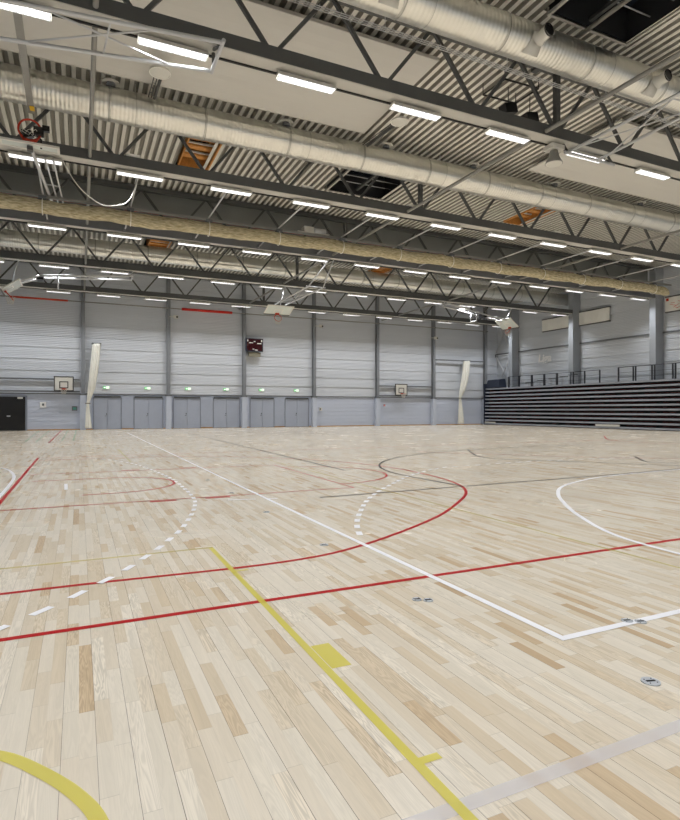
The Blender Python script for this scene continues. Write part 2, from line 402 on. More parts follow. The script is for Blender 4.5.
struct(MB().box((XR-.14, YN, 7.3), (XR+.02, YB, 7.42)).build('trim_2', M['mid_steel']))

# columns on the far wall
COLX = [.28, 6.52, 12.72, 19.14, 25.6, 31.95, 38.4]
where = ['between the left basket and the first double door', 'between the second and third double doors', 'under the scoreboard edge, between the fourth and fifth double doors',
         'to the right of the sixth double door', 'left of the right-hand wall basket', 'right of the right-hand wall basket', 'in the far right corner beside the folded stand']
for i, x in enumerate(COLX):
    t = thing('steel_column', 'grey steel column on the far wall ' + where[i], 'column', (x, YB-.2, 0), 'columns of the far wall')
    mb = MB(); mb.box((x-.13, YB-.42, 2.5), (x+.13, YB-.39, ZD-.1)); mb.box((x-.13, YB-.1, 2.5), (x+.13, YB-.06, ZD-.1)); mb.box((x-.02, YB-.4, 2.5), (x+.02, YB-.08, ZD-.1))
    mb.build('shaft', M['far_column'], t)
    MB().box((x-.2, YB-.46, 0), (x+.2, YB-.06, 2.66)).build('lower_casing', M['col_clad'], t)
    MB().box((x-.22, YB-.48, 2.62), (x+.22, YB-.06, 2.7)).build('cap_plate', M['mid_steel'], t)

# columns of the right wall
PYS = [5.6, 13.3, 21.05, 28.6, 36.38, 44.02]
wh = {28.6: 'on the right wall at the right edge of the photo', 36.38: 'on the right wall between the two plain banners', 44.02: 'on the right wall behind the far ceiling basket'}
for y in PYS:
    t = thing('wall_column', 'broad grey box column ' + wh.get(y, 'on the right wall outside the picture'), 'column', (XR-.45, y-.05, 0), 'columns of the right wall')
    MB().box((XR-.92, y-.3, 0), (XR-.02, y+.2, ZD-.1)).build('shaft', M['column'], t)
    MB().box((XR-.98, y-.35, 0), (XR-.02, y+.25, .04)).build('base_plate', M['mid_steel'], t)

# doors
for i, (x0, x1) in enumerate(((1.0, 3.0), (3.92, 6.12), (6.92, 9.1), (10.15, 12.4), (13.3, 15.45), (16.45, 18.7))):
    d = sempty('door_%d' % (i+1), ((x0+x1)/2, YB-.05, 0)); xm = (x0+x1)/2
    for a, b in ((x0+.05, xm-.012), (xm+.012, x1-.05)): MB().box((a, YB-.075, .02), (b, YB-.02, 2.42)).build('door_leaf', M['door'], d)
    MB().box((x0-.02, YB-.085, 0), (x0+.05, YB-.01, 2.5)).box((x1-.05, YB-.085, 0), (x1+.02, YB-.01, 2.5)).box((x0+.05, YB-.085, 2.43), (x1-.05, YB-.01, 2.6)).build('door_frame', M['frame'], d)
    MB().box((x0+.05, YB-.14, 2.46), (x1-.05, YB-.085, 2.56)).build('door_closer_track', M['dark_steel'], d)
    MB().tube([(xm-.06, YB-.08, 1.05), (xm-.06, YB-.13, 1.05), (xm-.18, YB-.13, 1.05)], .016, 8).build('door_handle', M['black'], d)
    MB().box((xm-.1, YB-.085, 1.14), (xm-.04, YB-.07, 1.24)).build('lock_plate', M['black'], d)
    # plain panel between doors of one bay
    if i in (0, 2, 4):
        x2 = ((3.92), 0, (10.15), 0, (16.45))[i]
        struct(MB().box((x1+.03, YB-.07, .1), (x2-.03, YB-.015, 2.6)).build('trim_%d' % (3+i), M['door']))
d = sempty('door_7', (-4.6, YB-.05, 0))
MB().box((-6.4, YB-.09, 0), (-3.55, YB-.03, 2.46)).build('door_leaf', M['door_black'], d)
MB().box((-3.55, YB-.1, 0), (-3.44, YB-.01, 2.55)).box((-6.4, YB-.1, 2.46), (-3.55, YB-.01, 2.55)).build('door_frame', M['frame'], d)
MB().box((-4.72, YB-.14, 1.02), (-4.5, YB-.09, 1.1)).build('door_handle', M['chrome'], d)
MB().box((-4.05, YB-.15, 2.32), (-3.72, YB-.09, 2.44)).build('door_closer', M['white'], d)

# far-wall rails that carry baskets
def wall_rail(x0, x1, z, lab, r=.12):
    t = thing('support_rail', lab, 'rail', ((x0+x1)/2, YB-.3, z))
    MB().box((x0, YB-r-.12, z-.05), (x1, YB-r, z+.05)).build('beam', M['mid_steel'], t)
    for x in (x0+.3, x1-.3): MB().box((x-.05, YB-r, z-.04), (x+.05, YB, z+.04)).build('bracket', M['mid_steel'], t)
wall_rail(-6.5, .06, 3.78, 'upper steel rail behind the left wall basket'); wall_rail(-6.5, .06, 2.88, 'lower steel rail under the left wall basket')
wall_rail(25.82, 31.73, 3.78, 'upper steel rail behind the right wall basket'); wall_rail(25.82, 31.73, 2.86, 'lower steel rail under the right wall basket')
wall_rail(32.17, 38.2, 6.5, 'dark curtain rail from which the right white drape hangs', .3)

# exit signs
for i, x in enumerate((1.9, 4.93, 8.08, 11.21, 14.3, 17.5)):
    t = thing('exit_sign', 'lit green exit sign above the %s double door from the left' % ORD[i], 'exit sign', (x, YB-.05, 3.15), 'exit signs on the far wall')
    MB().box((x-.24, YB-.1, 3.13), (x+.24, YB-.0, 3.34)).build('housing', M['white'], t)
    MB().box((x-.23, YB-.106, 3.14), (x+.23, YB-.1, 3.33)).build('face', M['exit'], t)
    mb = MB(); mb.box((x-.0, YB-.112, 3.15), (x+.215, YB-.106, 3.32)); mb.obox((x-.1, YB-.109, 3.235), ((1,0,1),(0,1,0),(-1,0,1)), (.05, .003, .02)); mb.obox((x-.1, YB-.109, 3.235), ((1,0,0),(0,1,0),(0,0,1)), (.09, .003, .016))
    mb.build('symbol', M['exit_w'], t)

# small fixtures on the far wall
t = thing('notice_sign', 'small square white notice on the wall right of the black door', 'sign', (-2.4, YB-.03, 1.7))
MB().box((-2.62, YB-.05, 1.68), (-2.2, YB-.0, 2.1)).build('plate', M['letter'], t)
MB().box((-2.48, YB-.055, 1.82), (-2.34, YB-.05, 1.98)).build('symbol', M['mid_steel'], t)
t = thing('control_box', 'small grey control box with a teal screen left of the first far column', 'control box', (-.3, YB-.05, 1.5))
MB().box((-.48, YB-.1, 1.45), (-.12, YB, 1.78)).build('housing', M['mid_steel'], t); MB().box((-.42, YB-.106, 1.52), (-.18, YB-.1, 1.7)).build('screen', M['teal'], t)
t = thing('alarm_box', 'small pale box with a dark slot right of the fourth far column', 'alarm box', (19.85, YB-.05, 1.5))
MB().box((19.72, YB-.14, 1.42), (19.98, YB, 1.72)).build('housing', M['white'], t); MB().box((19.76, YB-.146, 1.5), (19.86, YB-.14, 1.66)).build('slot', M['black'], t)
t = thing('fire_call_point', 'tiny red call point under the right wall basket', 'call point', (26.5, YB-.05, 1.9))
MB().box((26.42, YB-.07, 1.86), (26.58, YB, 2.02)).build('housing', M['red'], t); MB().box((26.47, YB-.075, 1.91), (26.53, YB-.07, 1.97)).build('button', M['white'], t)

# scoreboard
t = thing('scoreboard', 'dark maroon scoreboard with navy frame beside the third far column', 'scoreboard', (13.5, YB-.3, 6.45))
MB().box((12.78, YB-.64, 6.48), (14.28, YB-.49, 7.58)).build('case', M['navy'], t)
MB().box((12.86, YB-.65, 6.54), (14.2, YB-.64, 7.52)).build('face', M['maroon'], t)
for a, b in ((12.88, 12.98), (14.1, 14.2)): MB().box((a, YB-.66, 7.3), (b, YB-.65, 7.46)).build('corner_lamp', M['white'], t)
for a, b, z in ((13.05, 13.4, 7.16), (13.75, 14.12, 7.12), (13.45, 13.6, 7.28), (13.35, 13.5, 6.64), (13.55, 13.8, 6.56)): MB().box((a, YB-.66, z), (b, YB-.65, z+.07)).build('display_digit', M['banner'], t)
for x in (13.0, 14.05): MB().box((x-.04, YB-.49, 6.8), (x+.04, YB-.04, 6.9)).build('bracket', M['mid_steel'], t)
t = thing('timer_box', 'plain brownish grey box fixed just below the scoreboard', 'box', (13.6, YB-.3, 6.0))
MB().box((13.1, YB-.5, 6.05), (14.1, YB-.2, 6.42)).build('case', M['grey_box'], t); MB().box((13.2, YB-.2, 6.2), (13.3, YB-.04, 6.3)).build('mount', M['mid_steel'], t)

# spotlights on arms
for x, z, lab in ((6.98, 8.95, 'white camera on a short arm at the second far column'), (19.6, 9.0, 'white camera on a short arm at the fourth far column'), (31.9, 8.6, 'tiny white camera on the sixth far column')):
    t = thing('security_camera', lab, 'camera', (x, YB-.6, z), 'cameras on the far columns')
    MB().tube([(x-.4, YB-.45, z+.02), (x-.05, YB-.62, z+.02)], .03, 8).build('arm', M['white'], t)
    MB().obox((x+.05, YB-.68, z), ((1, -.5, -.1), (.5, 1, 0), (0, 0, 1)), (.16, .12, .12)).build('body', M['white'], t)
    MB().tube([(x+.1, YB-.8, z-.02), (x+.14, YB-.87, z-.03)], .07, 12).build('lens', M['black'], t)

# ------------------------------------------------------------------ wall baskets
def wall_basket(x, lab):
    t = thing('basketball_hoop', lab, 'basketball hoop', (x, YB-.5, 2.9)); y = YB-.58
    MB().box((x-.62, y, 2.95), (x+.62, y+.05, 3.96)).build('backboard', M['white'], t)
    mb = MB()
    for a, b, c, d_ in ((-.66, .66, 2.9, 2.97), (-.66, .66, 3.94, 4.0), (-.66, -.6, 2.9, 4.0), (.6, .66, 2.9, 4.0)): mb.box((x+a, y-.02, c), (x+b, y+.06, d_))
    mb.build('backboard_frame', M['black'], t)
    mb = MB()
    for a, b, c, d_ in ((-.3, .3, 3.12, 3.18), (-.3, .3, 3.56, 3.62), (-.3, -.24, 3.12, 3.62), (.24, .3, 3.12, 3.62)): mb.box((x+a, y-.012, c), (x+b, y, d_))
    mb.build('target_square', M['black'], t)
    r = MB().tube([(x+.22*math.cos(q*PI/12), y-.36+.22*math.sin(q*PI/12), 3.05) for q in range(24)], .016, 8, closed=True)
    r.box((x-.1, y-.15, 3.0), (x+.1, y-.02, 3.1)); r.build('rim', M['orange'], t)
    hoop_net(MB(), Vector((x, y-.36, 3.05)), Vector((0,0,-1)), .22, .38).build('net', M['net'], t)
    for dz in (2.93, 3.78): MB().box((x-.3, y+.05, dz-.05), (x+.3, YB-.245, dz+.05)).build('mounting_arm', M['mid_steel'], t)
def hoop_net(mb, c, d, r, L):
    d = d.normalized(); a = d.cross(Vector((1,0,0)));
    if a.length < .1: a = d.cross(Vector((0,1,0)))
    a.normalize(); b = d.cross(a); n = 10
    for k in range(n):
        for sg in (1, -1):
            pts = []
            for i in range(6):
                s = i/5; q = 2*PI*(k+sg*s*1.5)/n; rr = r*(1-.45*s)
                pts.append(c+d*(L*s)+(a*math.cos(q)+b*math.sin(q))*rr)
            mb.tube(pts, .007, 4, caps=False)
    return mb
wall_basket(-1.02, 'white wall basket with black frame left of the first far column')
wall_basket(28.05, 'white wall basket with black frame in the right part of the far wall')

# ------------------------------------------------------------------ white drapes
def drape(prof, lab, tie, y, yb):
    t = thing('curtain_drape', lab, 'curtain', (prof[-1][0], y, 0), 'white drapes gathered at the far wall')
    P = []
    for i in range(len(prof)-1):
        for k in range(6):
            s = k/6; P.append(tuple(prof[i][j]+(prof[i+1][j]-prof[i][j])*(s*s*(3-2*s)*.4+s*.6) for j in range(3)))
    P.append(prof[-1])
    vs = []; n = 40
    for (cx, z, w) in P:
        for k in range(n):
            q = 2*PI*k/n; f = 1+.16*math.cos(9*q)
            vs.append((cx+w/2*math.cos(q)*f, y+min(.22, w*.42)*math.sin(q)*f, z))
    fs = [(i*n+k, i*n+(k+1) % n, (i+1)*n+(k+1) % n, (i+1)*n+k) for i in range(len(P)-1) for k in range(n)]
    fs += [tuple(range(n))[::-1], tuple((len(P)-1)*n+k for k in range(n))]
    MB().add(vs, fs, True).build('cloth', M['drape'], t)
    MB().tube([(tie[0]+.16*math.cos(q*PI/8), y+.15*math.sin(q*PI/8), tie[1]) for q in range(16)], .035, 8, closed=True).build('tie_band', M['grey_box'], t)
    a = prof[0]; MB().box((a[0]-a[2]*.62, y-.15, a[1]), (a[0]+a[2]*.62, yb, a[1]+.06)).build('top_bracket', M['dark_steel'], t)
drape([(1.2, 6.5, .52), (1.05, 4.8, .54), (.86, 3.2, .46), (.6, 2.0, .17), (.6, 1.2, .28), (.64, .14, .42)], 'gathered white drape tied low beside the first far column', (.6, 2.0), YB-.72, YB-.02)
drape([(35.6, 6.44, .7), (35.52, 5.4, .72), (35.32, 4.4, .68), (35.02, 3.4, .5), (34.78, 2.7, .2), (34.85, 1.5, .42), (34.9, .14, .6)], 'gathered white drape tied low near the far right corner', (34.78, 2.7), YB-.8, YB-.425)

# pipe with red foam along the far wall
t = thing('foam_sleeved_pipe', 'long thin pipe with red foam sleeves high across the far wall', 'pipe', (15, YB-.55, 9.6))
MB().tube([(-6.5, YB-.62, 9.62), (38, YB-.62, 9.62)], .04, 8).build('tube', M['pipe'], t)
MB().tube([(7.5, YB-.62, 9.62), (11.6, YB-.62, 9.62)], .11, 12).build('foam_sleeve', M['red'], t, label='bright red foam sleeve')
MB().tube([(-4.5, YB-.62, 9.62), (-.75, YB-.62, 9.62)], .07, 10).build('foam_sleeve', M['orange'], t, label='orange red foam sleeve')
for x in COLX: MB().box((x-.03, YB-.66, 9.56), (x+.03, YB-.4, 9.68)).build('clip', M['mid_steel'], t)

# ------------------------------------------------------------------ right wall: banners, lettering, bracing
def banner(y0, y1, z0, z1, lab, marks=False, foot=True):
    x = XR-.2; t = thing('banner', lab, 'banner', (x, (y0+y1)/2, z0))
    vs = []; n = 24
    for i in range(n+1):
        y = y0+(y1-y0)*i/n
        for z in (z0, (z0+z1)/2, z1): vs.append((x+.02*math.sin(i*.9+z*2), y, z-(.05*math.sin(PI*i/n) if z == z1 else 0)))
    fs = [(3*i+k, 3*i+3+k, 3*i+4+k, 3*i+1+k) for i in range(n) for k in (0, 1)]
    m0 = len(vs); vs += [(a+.02, b, c) for a, b, c in vs]; fs += [tuple(m0+q for q in f[::-1]) for f in fs]
    MB().add(vs, fs, True).build('cloth', M['banner'], t)
    MB().box((x-.03, y0, z1-.03), (XR-.04, y1, z1+.05)).build('mounting_rod', M['dark_steel'], t)
    if foot: MB().box((x-.03, y0, z0-.06), (XR-.04, y1, z0+.01)).build('bottom_rod', M['dark_steel'], t)
    if marks:
        MB().box((x-.035, y1-.3, z1-.3), (x-.028, y1-.1, z1-.1)).build('orange_patch', M['orange'], t)
        mb = MB(); rg = random.Random(4)
        for k in range(16):
            y = y1-.5-rg.random()*2.4; z = z0+.15+rg.random()*(z1-z0-.35); l = .1+rg.random()*.2
            mb.obox((x-.03, y, z), ((0, 1, rg.uniform(-.5, .5)), (0, 0, 1), (1, 0, 0)), (l, .012, .004))
        mb.build('sketch_strokes', M['rimred'], t)
banner(37.1, 40.45, 8.95, 10.05, 'plain cream banner half hidden behind a column of the right wall')
banner(32.95, 36.1, 8.95, 10.1, 'plain cream banner between the two right-hand wall columns')
banner(25., 28.05, 8.85, 9.95, 'cream banner with faint sketch lines and an orange patch at the right edge', True)
cu = bpy.data.curves.new('letters', 'FONT'); cu.body = 'Liga'; cu.size = 1.05; cu.extrude = .02; cu.offset = .03; cu.align_x = 'LEFT'
to = bpy.data.objects.new('letters_tmp', cu); COL.objects.link(to)
bpy.context.view_layer.update()
me = bpy.data.meshes.new_from_object(to.evaluated_get(bpy.context.evaluated_depsgraph_get())); bpy.data.objects.remove(to)
me.materials.clear(); me.materials.append(M['letter'])
to = bpy.data.objects.new('mounted_lettering', me); COL.objects.link(to)
to.location = (XR-.1, 41.05, 6.1); to.rotation_euler = (PI/2-.12, 0, -PI/2)
tag(to, 'white word in large letters on the right wall below the rail', 'lettering')

t = thing('cross_brace', 'crossed steel bracing on the right wall by the far corner', 'brace', (XR-.3, 45.6, 3.8))
for a, b in (((46.6, 3.9), (44.6, 7.1)), ((46.8, 7.1), (44.6, 3.9)), ((46.8, 7.5), (44.6, 11.2)), ((44.6, 7.5), (46.8, 11.2))):
    MB().tube([(XR-.3, a[0], a[1]), (XR-.3, b[0], b[1])], .055, 8).build('diagonal_rod', M['chrome'], t)
MB().tube([(XR-.3, 46.85, 7.2), (XR-.3, 44.54, 7.2)], .06, 8).build('cross_rod', M['chrome'], t)
MB().box((XR-.34, 46.75, 7.05), (XR-.16, 46.93, 7.35)).build('wall_mount', M['mid_steel'], t)

# ------------------------------------------------------------------ folded telescopic stand
ST = thing('telescopic_stand', 'black folded spectator stand with grey tier edges along the right wall', 'stand', (38.6, 34, 0))
Y0, Y1 = 22.0, 46.35
MB().box((38.75, Y0, .05), (39.22, Y1-.01, 3.55)).build('body', M['riser'], ST)
TH = .352
for k in range(11):
    z = .06+k*TH; x = 38.0+.012*k
    MB().box((x, Y0, z+.0), (39.2, Y1, z+.13)).build('tier_deck', M['tier'], ST)
    if k < 10:
        MB().box((x+.5, Y0, z+.13), (x+.53, Y1, z+TH)).build('riser_panel', M['riser'], ST)
        mb = MB(); y = Y0+.15; rg = random.Random(k)
        while y < Y1-.6:
            if not (37.6 < y < 38.8) and rg.random() < .82: mb.box((x+.3, y, z+.19), (x+.45, y+.4, z+.24))
            y += .5
        mb.build('folded_seats', M['seat_red'], ST)['kind'] = 'stuff'
MB().box((37.97, Y1-1.6, .2), (38.05, Y1-.05, .3)).build('edge_plate', M['white'], ST, label='pale plate at the far foot'); MB().box((37.97, 30.4, .2), (38.06, 32.6, .36)).build('edge_plate', M['white'], ST, label='pale plate at the foot nearer the camera')
MB().box((37.95, Y1, 0), (39.22, Y1+.12, 4.2)).build('end_panel', M['navy'], ST)
ZT = .06+10*TH+.134
t = thing('padded_box', 'dark navy padded box on top of the far end of the stand', 'box', (38.6, 45, ZT))
MB().add([(38.1,44.3,ZT),(39.1,44.3,ZT),(39.1,46.3,ZT),(38.1,46.3,ZT),(38.3,44.5,ZT+.85),(39.1,44.5,ZT+.95),(39.1,46.25,ZT+.95),(38.3,46.25,ZT+.85)], [(0,3,2,1),(4,5,6,7),(0,1,5,4),(1,2,6,5),(2,3,7,6),(3,0,4,7)]).build('cover', M['navy'], t)
MB().box((38.08, 44.28, ZT), (39.12, 46.32, ZT+.05)).build('base_edge', M['black'], t)
def guard(ys, lab, H):
    t = thing('guard_rail', lab, 'railing', (38.4, (ys[0]+ys[-1])/2, ZT), 'guard rails on the stand')
    for y, w in ys_w(ys): MB().box((38.36, y-w/2, ZT), (38.44, y+w/2, ZT+H)).build('post', M['rail_dark'], t)
    for z in (H, H*.62, H*.3): MB().tube([(38.4, ys[0], ZT+z), (38.4, ys[-1], ZT+z)], .026 if z == H else .012, 8).build('rail', M['rail_dark'], t)
def ys_w(ys): return [(y, .2 if 37 < y < 43.5 else .09) for y in ys]
guard([43.2, 41.8, 40.1, 38.55, 37.05, 35.5, 35.25, 34.05, 32.55], 'dark guard rail on the far part of the stand top', 1.05)
guard([30.8, 29.5, 29.3, 27.95, 27.75, 26.35, 26.15, 24.5], 'dark guard rail on the nearer part of the stand top', 1.12)
for i, (y, hz) in enumerate(((40.9, .35), (39.4, .5), (38.0, .6), (36.7, .72), (35.75, .8))):
    t = thing('stacked_stool', ('lowest dark topped stool behind the guard rail at the far end', 'second dark topped stool from the far end behind the guard rail', 'middle dark topped stool behind the guard rail', 'fourth dark topped stool from the far end behind the guard rail', 'tallest dark topped stool behind the guard rail')[i], 'stool', (38.9, y, ZT), 'stools behind the guard rail')
    MB().box((38.75, y-.42, ZT+hz), (39.05, y+.42, ZT+hz+.05)).build('seat', M['rail_dark'], t)
    for dx, dy in ((-.12, -.35), (.12, -.35), (-.12, .35), (.12, .35), (-.12, 0)): MB().tube([(38.9+dx, y+dy, ZT), (38.9+dx, y+dy, ZT+hz)], .025, 6).build('leg', M['chrome'], t)

# ------------------------------------------------------------------ roof deck with hatches
HATCH = [(4.05, 5.1, 22.4, 25.5, 'wood', 'small roof hatch with orange pine lining behind the nearest left lamp'),
         (22.2, 23.3, 22.2, 25.3, 'wood', 'pine lined roof hatch at the right above the second truss'),
         (4.2, 5.25, 37.0, 39.6, 'wood', 'far small pine lined roof hatch at the left'),
         (20.7, 21.75, 36.9, 39.4, 'wood', 'far small pine lined roof hatch in the middle'),
         (11.1, 14.1, 22.1, 25.2, 'dark', 'wide dark roof hatch with a wire frame behind the second truss'),
         (11.7, 14.5, 8.2, 11.45, 'dark', 'wide dark roof hatch with pale edge at the top right')]
mb = MB(); mw = MB(); pitch = .29; dep = .15
x = XL
while x < XR:
    prof = [(x, ZD), (x+.13, ZD), (x+.155, ZD+dep), (x+.265, ZD+dep), (x+pitch, ZD)]
    cuts = sorted((h[2], h[3]) for h in HATCH if h[0]-.2 < x+.18 < h[1]+.02)
    y = YN; spans = []
    for a, b in cuts: spans.append((y, a)); y = b
    spans.append((y, YB))
    for a, b in spans:
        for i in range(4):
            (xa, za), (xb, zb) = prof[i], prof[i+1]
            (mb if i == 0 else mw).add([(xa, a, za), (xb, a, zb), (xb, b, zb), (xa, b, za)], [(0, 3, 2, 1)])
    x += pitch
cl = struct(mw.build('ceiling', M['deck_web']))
mb.build('rib_face', M['deck'], cl, label='cream underside of the deck ribs')
struct(MB().box((XL-.3, YN-.3, 13.6), (XR+.3, YB+.3, 13.8)).build('trim_20', M['hatch_dark']))  # unseen lid added over the deck to close light leaks
for x0, x1, y0, y1, kind, lab in HATCH:
    x0 -= .05; x1 += .12
    t = thing('roof_hatch', lab, 'roof hatch', ((x0+x1)/2, (y0+y1)/2, ZD)); m = M['wood'] if kind == 'wood' else M['hatch_dark']; top = 13.35
    MB().box((x0-.06, y0, ZD-.02), (x0, y1, top)).box((x1, y0, ZD-.02), (x1+.06, y1, top)).box((x0, y0-.06, ZD-.02), (x1, y0, top)).box((x0, y1, ZD-.02), (x1, y1+.06, top)).build('lining', m, t)
    MB().box((x0, y0, top-.05), (x1, y1, top)).build('pane', M['pane'], t)
    if kind == 'wood':
        for k in range(3):
            y = y0+(y1-y0)*(.2+.28*k); MB().box((x0, y, ZD+.25), (x1, y+.32, ZD+.33)).build('cross_board', M['wood'], t)
            MB().box((x0, y-.12, ZD+.33), (x1, y-.02, ZD+.38)).build('pale_slat', M['white'], t)
    else:
        MB().box((x0-.1, y1, ZD-.05), (x1+.1, y1+.07, ZD+.03)).box((x0-.1, y0-.07, ZD-.05), (x1+.1, y0, ZD+.03)).box((x1, y0, ZD-.05), (x1+.08, y1, ZD+.03)).box((x0-.08, y0, ZD-.05), (x0, y1, ZD+.03)).build('edge_frame', M['rail_white'], t)
        for k in range(4): MB().tube([(x0, y0+.4+k*.7, ZD+.3), (x1, y0+.4+k*.7, ZD+.3)], .02, 6).build('guard_wire', M['chrome'], t)
        MB().box((x0+(x1-x0)*.48, y0, ZD+.2), (x0+(x1-x0)*.52, y1, ZD+.3)).build('middle_bar', M['dark_steel'], t)

# flat acoustic panels
for x0, x1, y0, y1, lab in ((-6.4, 9.8, 14.05, 18.9, 'large pale flat acoustic panel on the roof at the left behind the nearest truss'), (17.8, 39., 14.2, 18.8, 'large pale flat acoustic panel on the roof at the right behind the nearest truss')):
    t = thing('acoustic_panel', lab, 'ceiling panel', ((x0+x1)/2, (y0+y1)/2, 11.97))
    MB().box((x0, y0, 11.98), (x1, y1, 12.04)).build('board', M['panel'], t)
    MB().box((x0, y0-.03, 11.96), (x1, y0, 12.06)).box((x0, y1, 11.96), (x1, y1+.03, 12.06)).build('edge_strip', M['rail_white'], t)
    mb = MB()
    for q in range(int((x1-x0)/3)+1):
        for y in (y0+.4, y1-.4): mb.box((x0+.3+q*3-.02, y-.02, 12.04), (x0+.3+q*3+.02, y+.02, 12.3))
    mb.build('hangers', M['chrome'], t)

# ------------------------------------------------------------------ trusses
TB = 9.95
def make_truss():
    t = thing('roof_truss', '', 'roof truss', (0, 0, 0), 'roof trusses')
    a, b = XL+.05, 39.25
    mb = MB(); mb.box((a, -.32, TB), (b, -.04, TB+.04)); mb.box((a, -.32, TB+.3), (b, -.04, TB+.34)); mb.box((a, -.32, TB+.04), (b, -.28, TB+.3)); mb.box((a, -.08, TB+.04), (b, -.04, TB+.3))
    mb.build('bottom_chord', M['dark_steel'], t, True)
    MB().box((a, -.315, TB-.02), (b, .15, TB)).build('lamp_rail', M['rail_white'], t, True, label='off-white lamp rail')
    MB().box((a, -.3, 12.03), (b, -.06, 12.25)).build('top_chord', M['dark_steel'], t, True)
    k = -2; bx = 1.18-3.1*2
    while bx < b-1:
        for sg in (-1, 1):
            p1 = bx+sg*1.5
            if a < p1 < b:
                MB().bar((bx+sg*.09, -.18, TB+.3), (p1, -.18, 12.06), .095, .095, (0, 1, 0)).build('diagonal', M['dark_steel'], t, True)
        if k in (4, 12): MB().box((bx-.08, -.26, TB+.3), (bx+.08, -.1, 12.06)).build('vertical_post', M['dark_steel'], t, True)
        bx += 3.1; k += 1
    MB().box((a, .09, TB-.06), (b, .14, TB-.02)).build('cable_conduit', M['black'], t, True, label='thin black conduit')
    return t
tr0 = make_truss()
tl = ['dark steel roof truss nearest the camera, with the largest lamps under it', 'dark steel roof truss second from the camera, before the rolled net curtain',
      'middle roof truss just behind the rolled net curtain, with a deep edge beam', 'roof truss second from the far wall, before the last duct', 'farthest roof truss, right before the far wall']
trs = []
for i, y in enumerate(TY+TYH):
    t = tr0 if i == 0 else dup(tr0, (0, y, 0))
    t.location = (0, y, 0); ORIG[t.name] = Vector((0, y, 0)); trs.append(t)
    t['label'] = tl[i] if i < 5 else 'dark steel roof truss over or behind the photographer'
MB().box((XL+.05, 28.7-.4, TB-.05), (39.25, 28.7-.33, TB+.46)).build('edge_beam', M['mid_steel'], trs[2])

# smoke barrier over the middle truss
t = thing('smoke_barrier', 'smooth dark grey smoke barrier hanging under the roof behind the middle truss', 'smoke barrier', (16, 29.0, TB))
MB().box((XL+.05, 28.93, TB+.26), (39.25, 28.97, 12.28)).build('sheet', M['smoke'], t)
MB().box((XL+.05, 28.9, TB+.21), (39.25, 29.0, TB+.28)).build('bottom_bar', M['mid_steel'], t)
MB().tube([(XL+.1, 28.9, 11.15), (39.2, 28.9, 11.15)], .025, 6).build('red_pipe', M['rimred'], t)

# ------------------------------------------------------------------ lamps
ld = bpy.data.lights.new('tube_light', 'AREA'); ld.shape = 'RECTANGLE'; ld.size = 1.45; ld.size_y = .24; ld.energy = 68; ld.spread = math.radians(116); ld.color = (.97, .985, 1.)
def make_lamp():
    t = thing('strip_light', '', 'ceiling lamp', (0, 0, 0))
    h = MB(); h.add([(-.78,-.14,-.15),(.78,-.14,-.15),(.78,.14,-.15),(-.78,.14,-.15),(-.78,-.1,-.06),(.78,-.1,-.06),(.78,.1,-.06),(-.78,.1,-.06)], [(4,5,6,7),(0,1,5,4),(1,2,6,5),(2,3,7,6),(3,0,4,7)])
    h.build('housing', M['white'], t, True)
    for a in (-.5, .44): MB().box((a, -.03, -.06), (a+.06, .03, -.002)).build('hanger', M['white'], t, True)
    L = bpy.data.objects.new('tube_light', ld); COL.objects.link(L); L.parent = t; L.location = (0, 0, -.18)
    MB().box((-.75, -.125, -.145), (.75, .125, -.14)).build('diffuser', M['lamp'], t, True, label='glowing white diffuser')
    l = MB()
    for k in range(13): x = -.75+1.5*k/12; l.box((x-.006, -.13, -.17), (x+.006, .13, -.145))
    for y in (-.135, -.0, .135): l.box((-.77, y-.005, -.17), (.77, y+.005, -.145))
    l.build('louvre', M['louvre'], t, True)
    return t
lamp0 = make_lamp()
used = [False]
rowname = ['nearest roof truss', 'second roof truss', 'middle roof truss behind the net curtain', 'fourth roof truss', 'farthest roof truss']
first = [1, 1, 1, 0, 0]; last = [7, 10, 13, 13, 12]
for r, y in enumerate(TY+TYH):
    for k in range(14):
        x = -4.57+3.27*k
        if x > 38.4: continue
        t = dup(lamp0, (x, y, TB-.02)) if used[0] else lamp0
        used[0] = True; t.location = (x, y, TB-.02)
        if r < 5 and first[r] <= k <= last[r]:
            n = k-first[r]
            t['label'] = ('leftmost' if n == 0 else ORD[n] + ' from the left') .replace('leftmost', 'leftmost lit strip light') if n == 0 else ORD[n] + ' lit strip light from the left'
            t['label'] += ' under the ' + rowname[r]; t['group'] = 'strip lights under the ' + rowname[r]
        else:
            t['label'] = 'lit strip light under a roof truss outside the picture'; t['group'] = 'strip lights outside the picture'

# ------------------------------------------------------------------ ducts
def duct(y, z, r, lab):
    t = thing('spiral_duct', lab, 'air duct', (16, y, z-r), 'round spiral ducts')
    MB().tube([(XL+.1+i*(XR-XL-.2)/16, y, z) for i in range(17)], r, 40).build('pipe', M['duct'], t)
    for k in range(15): x = -5.2+3.05*k; MB().tube([(x-.04, y, z), (x+.04, y, z)], r+.008, 40).build('joint_band', M['band'], t)
    for k in range(8):
        x = -4.4+6.1*k; MB().tube([(x, y+r*math.cos(q*PI/12), z+r*math.sin(q*PI/12)) for q in range(24)], .012, 6, closed=True).build('hanger_ring', M['band'], t)
        MB().tube([(x, y, z+r), (x, y, ZD+.05)], .015, 6).build('hanger_rod', M['chrome'], t)
    return t
duct(11.7, 11.48, .47, 'large spiral air duct nearest the camera, at the top right')
duct(19.85, 11.5, .52, 'large spiral air duct before the second truss, crossing the whole photo')
duct(37.6, 11.45, .5, 'far spiral air duct seen behind the fourth truss')
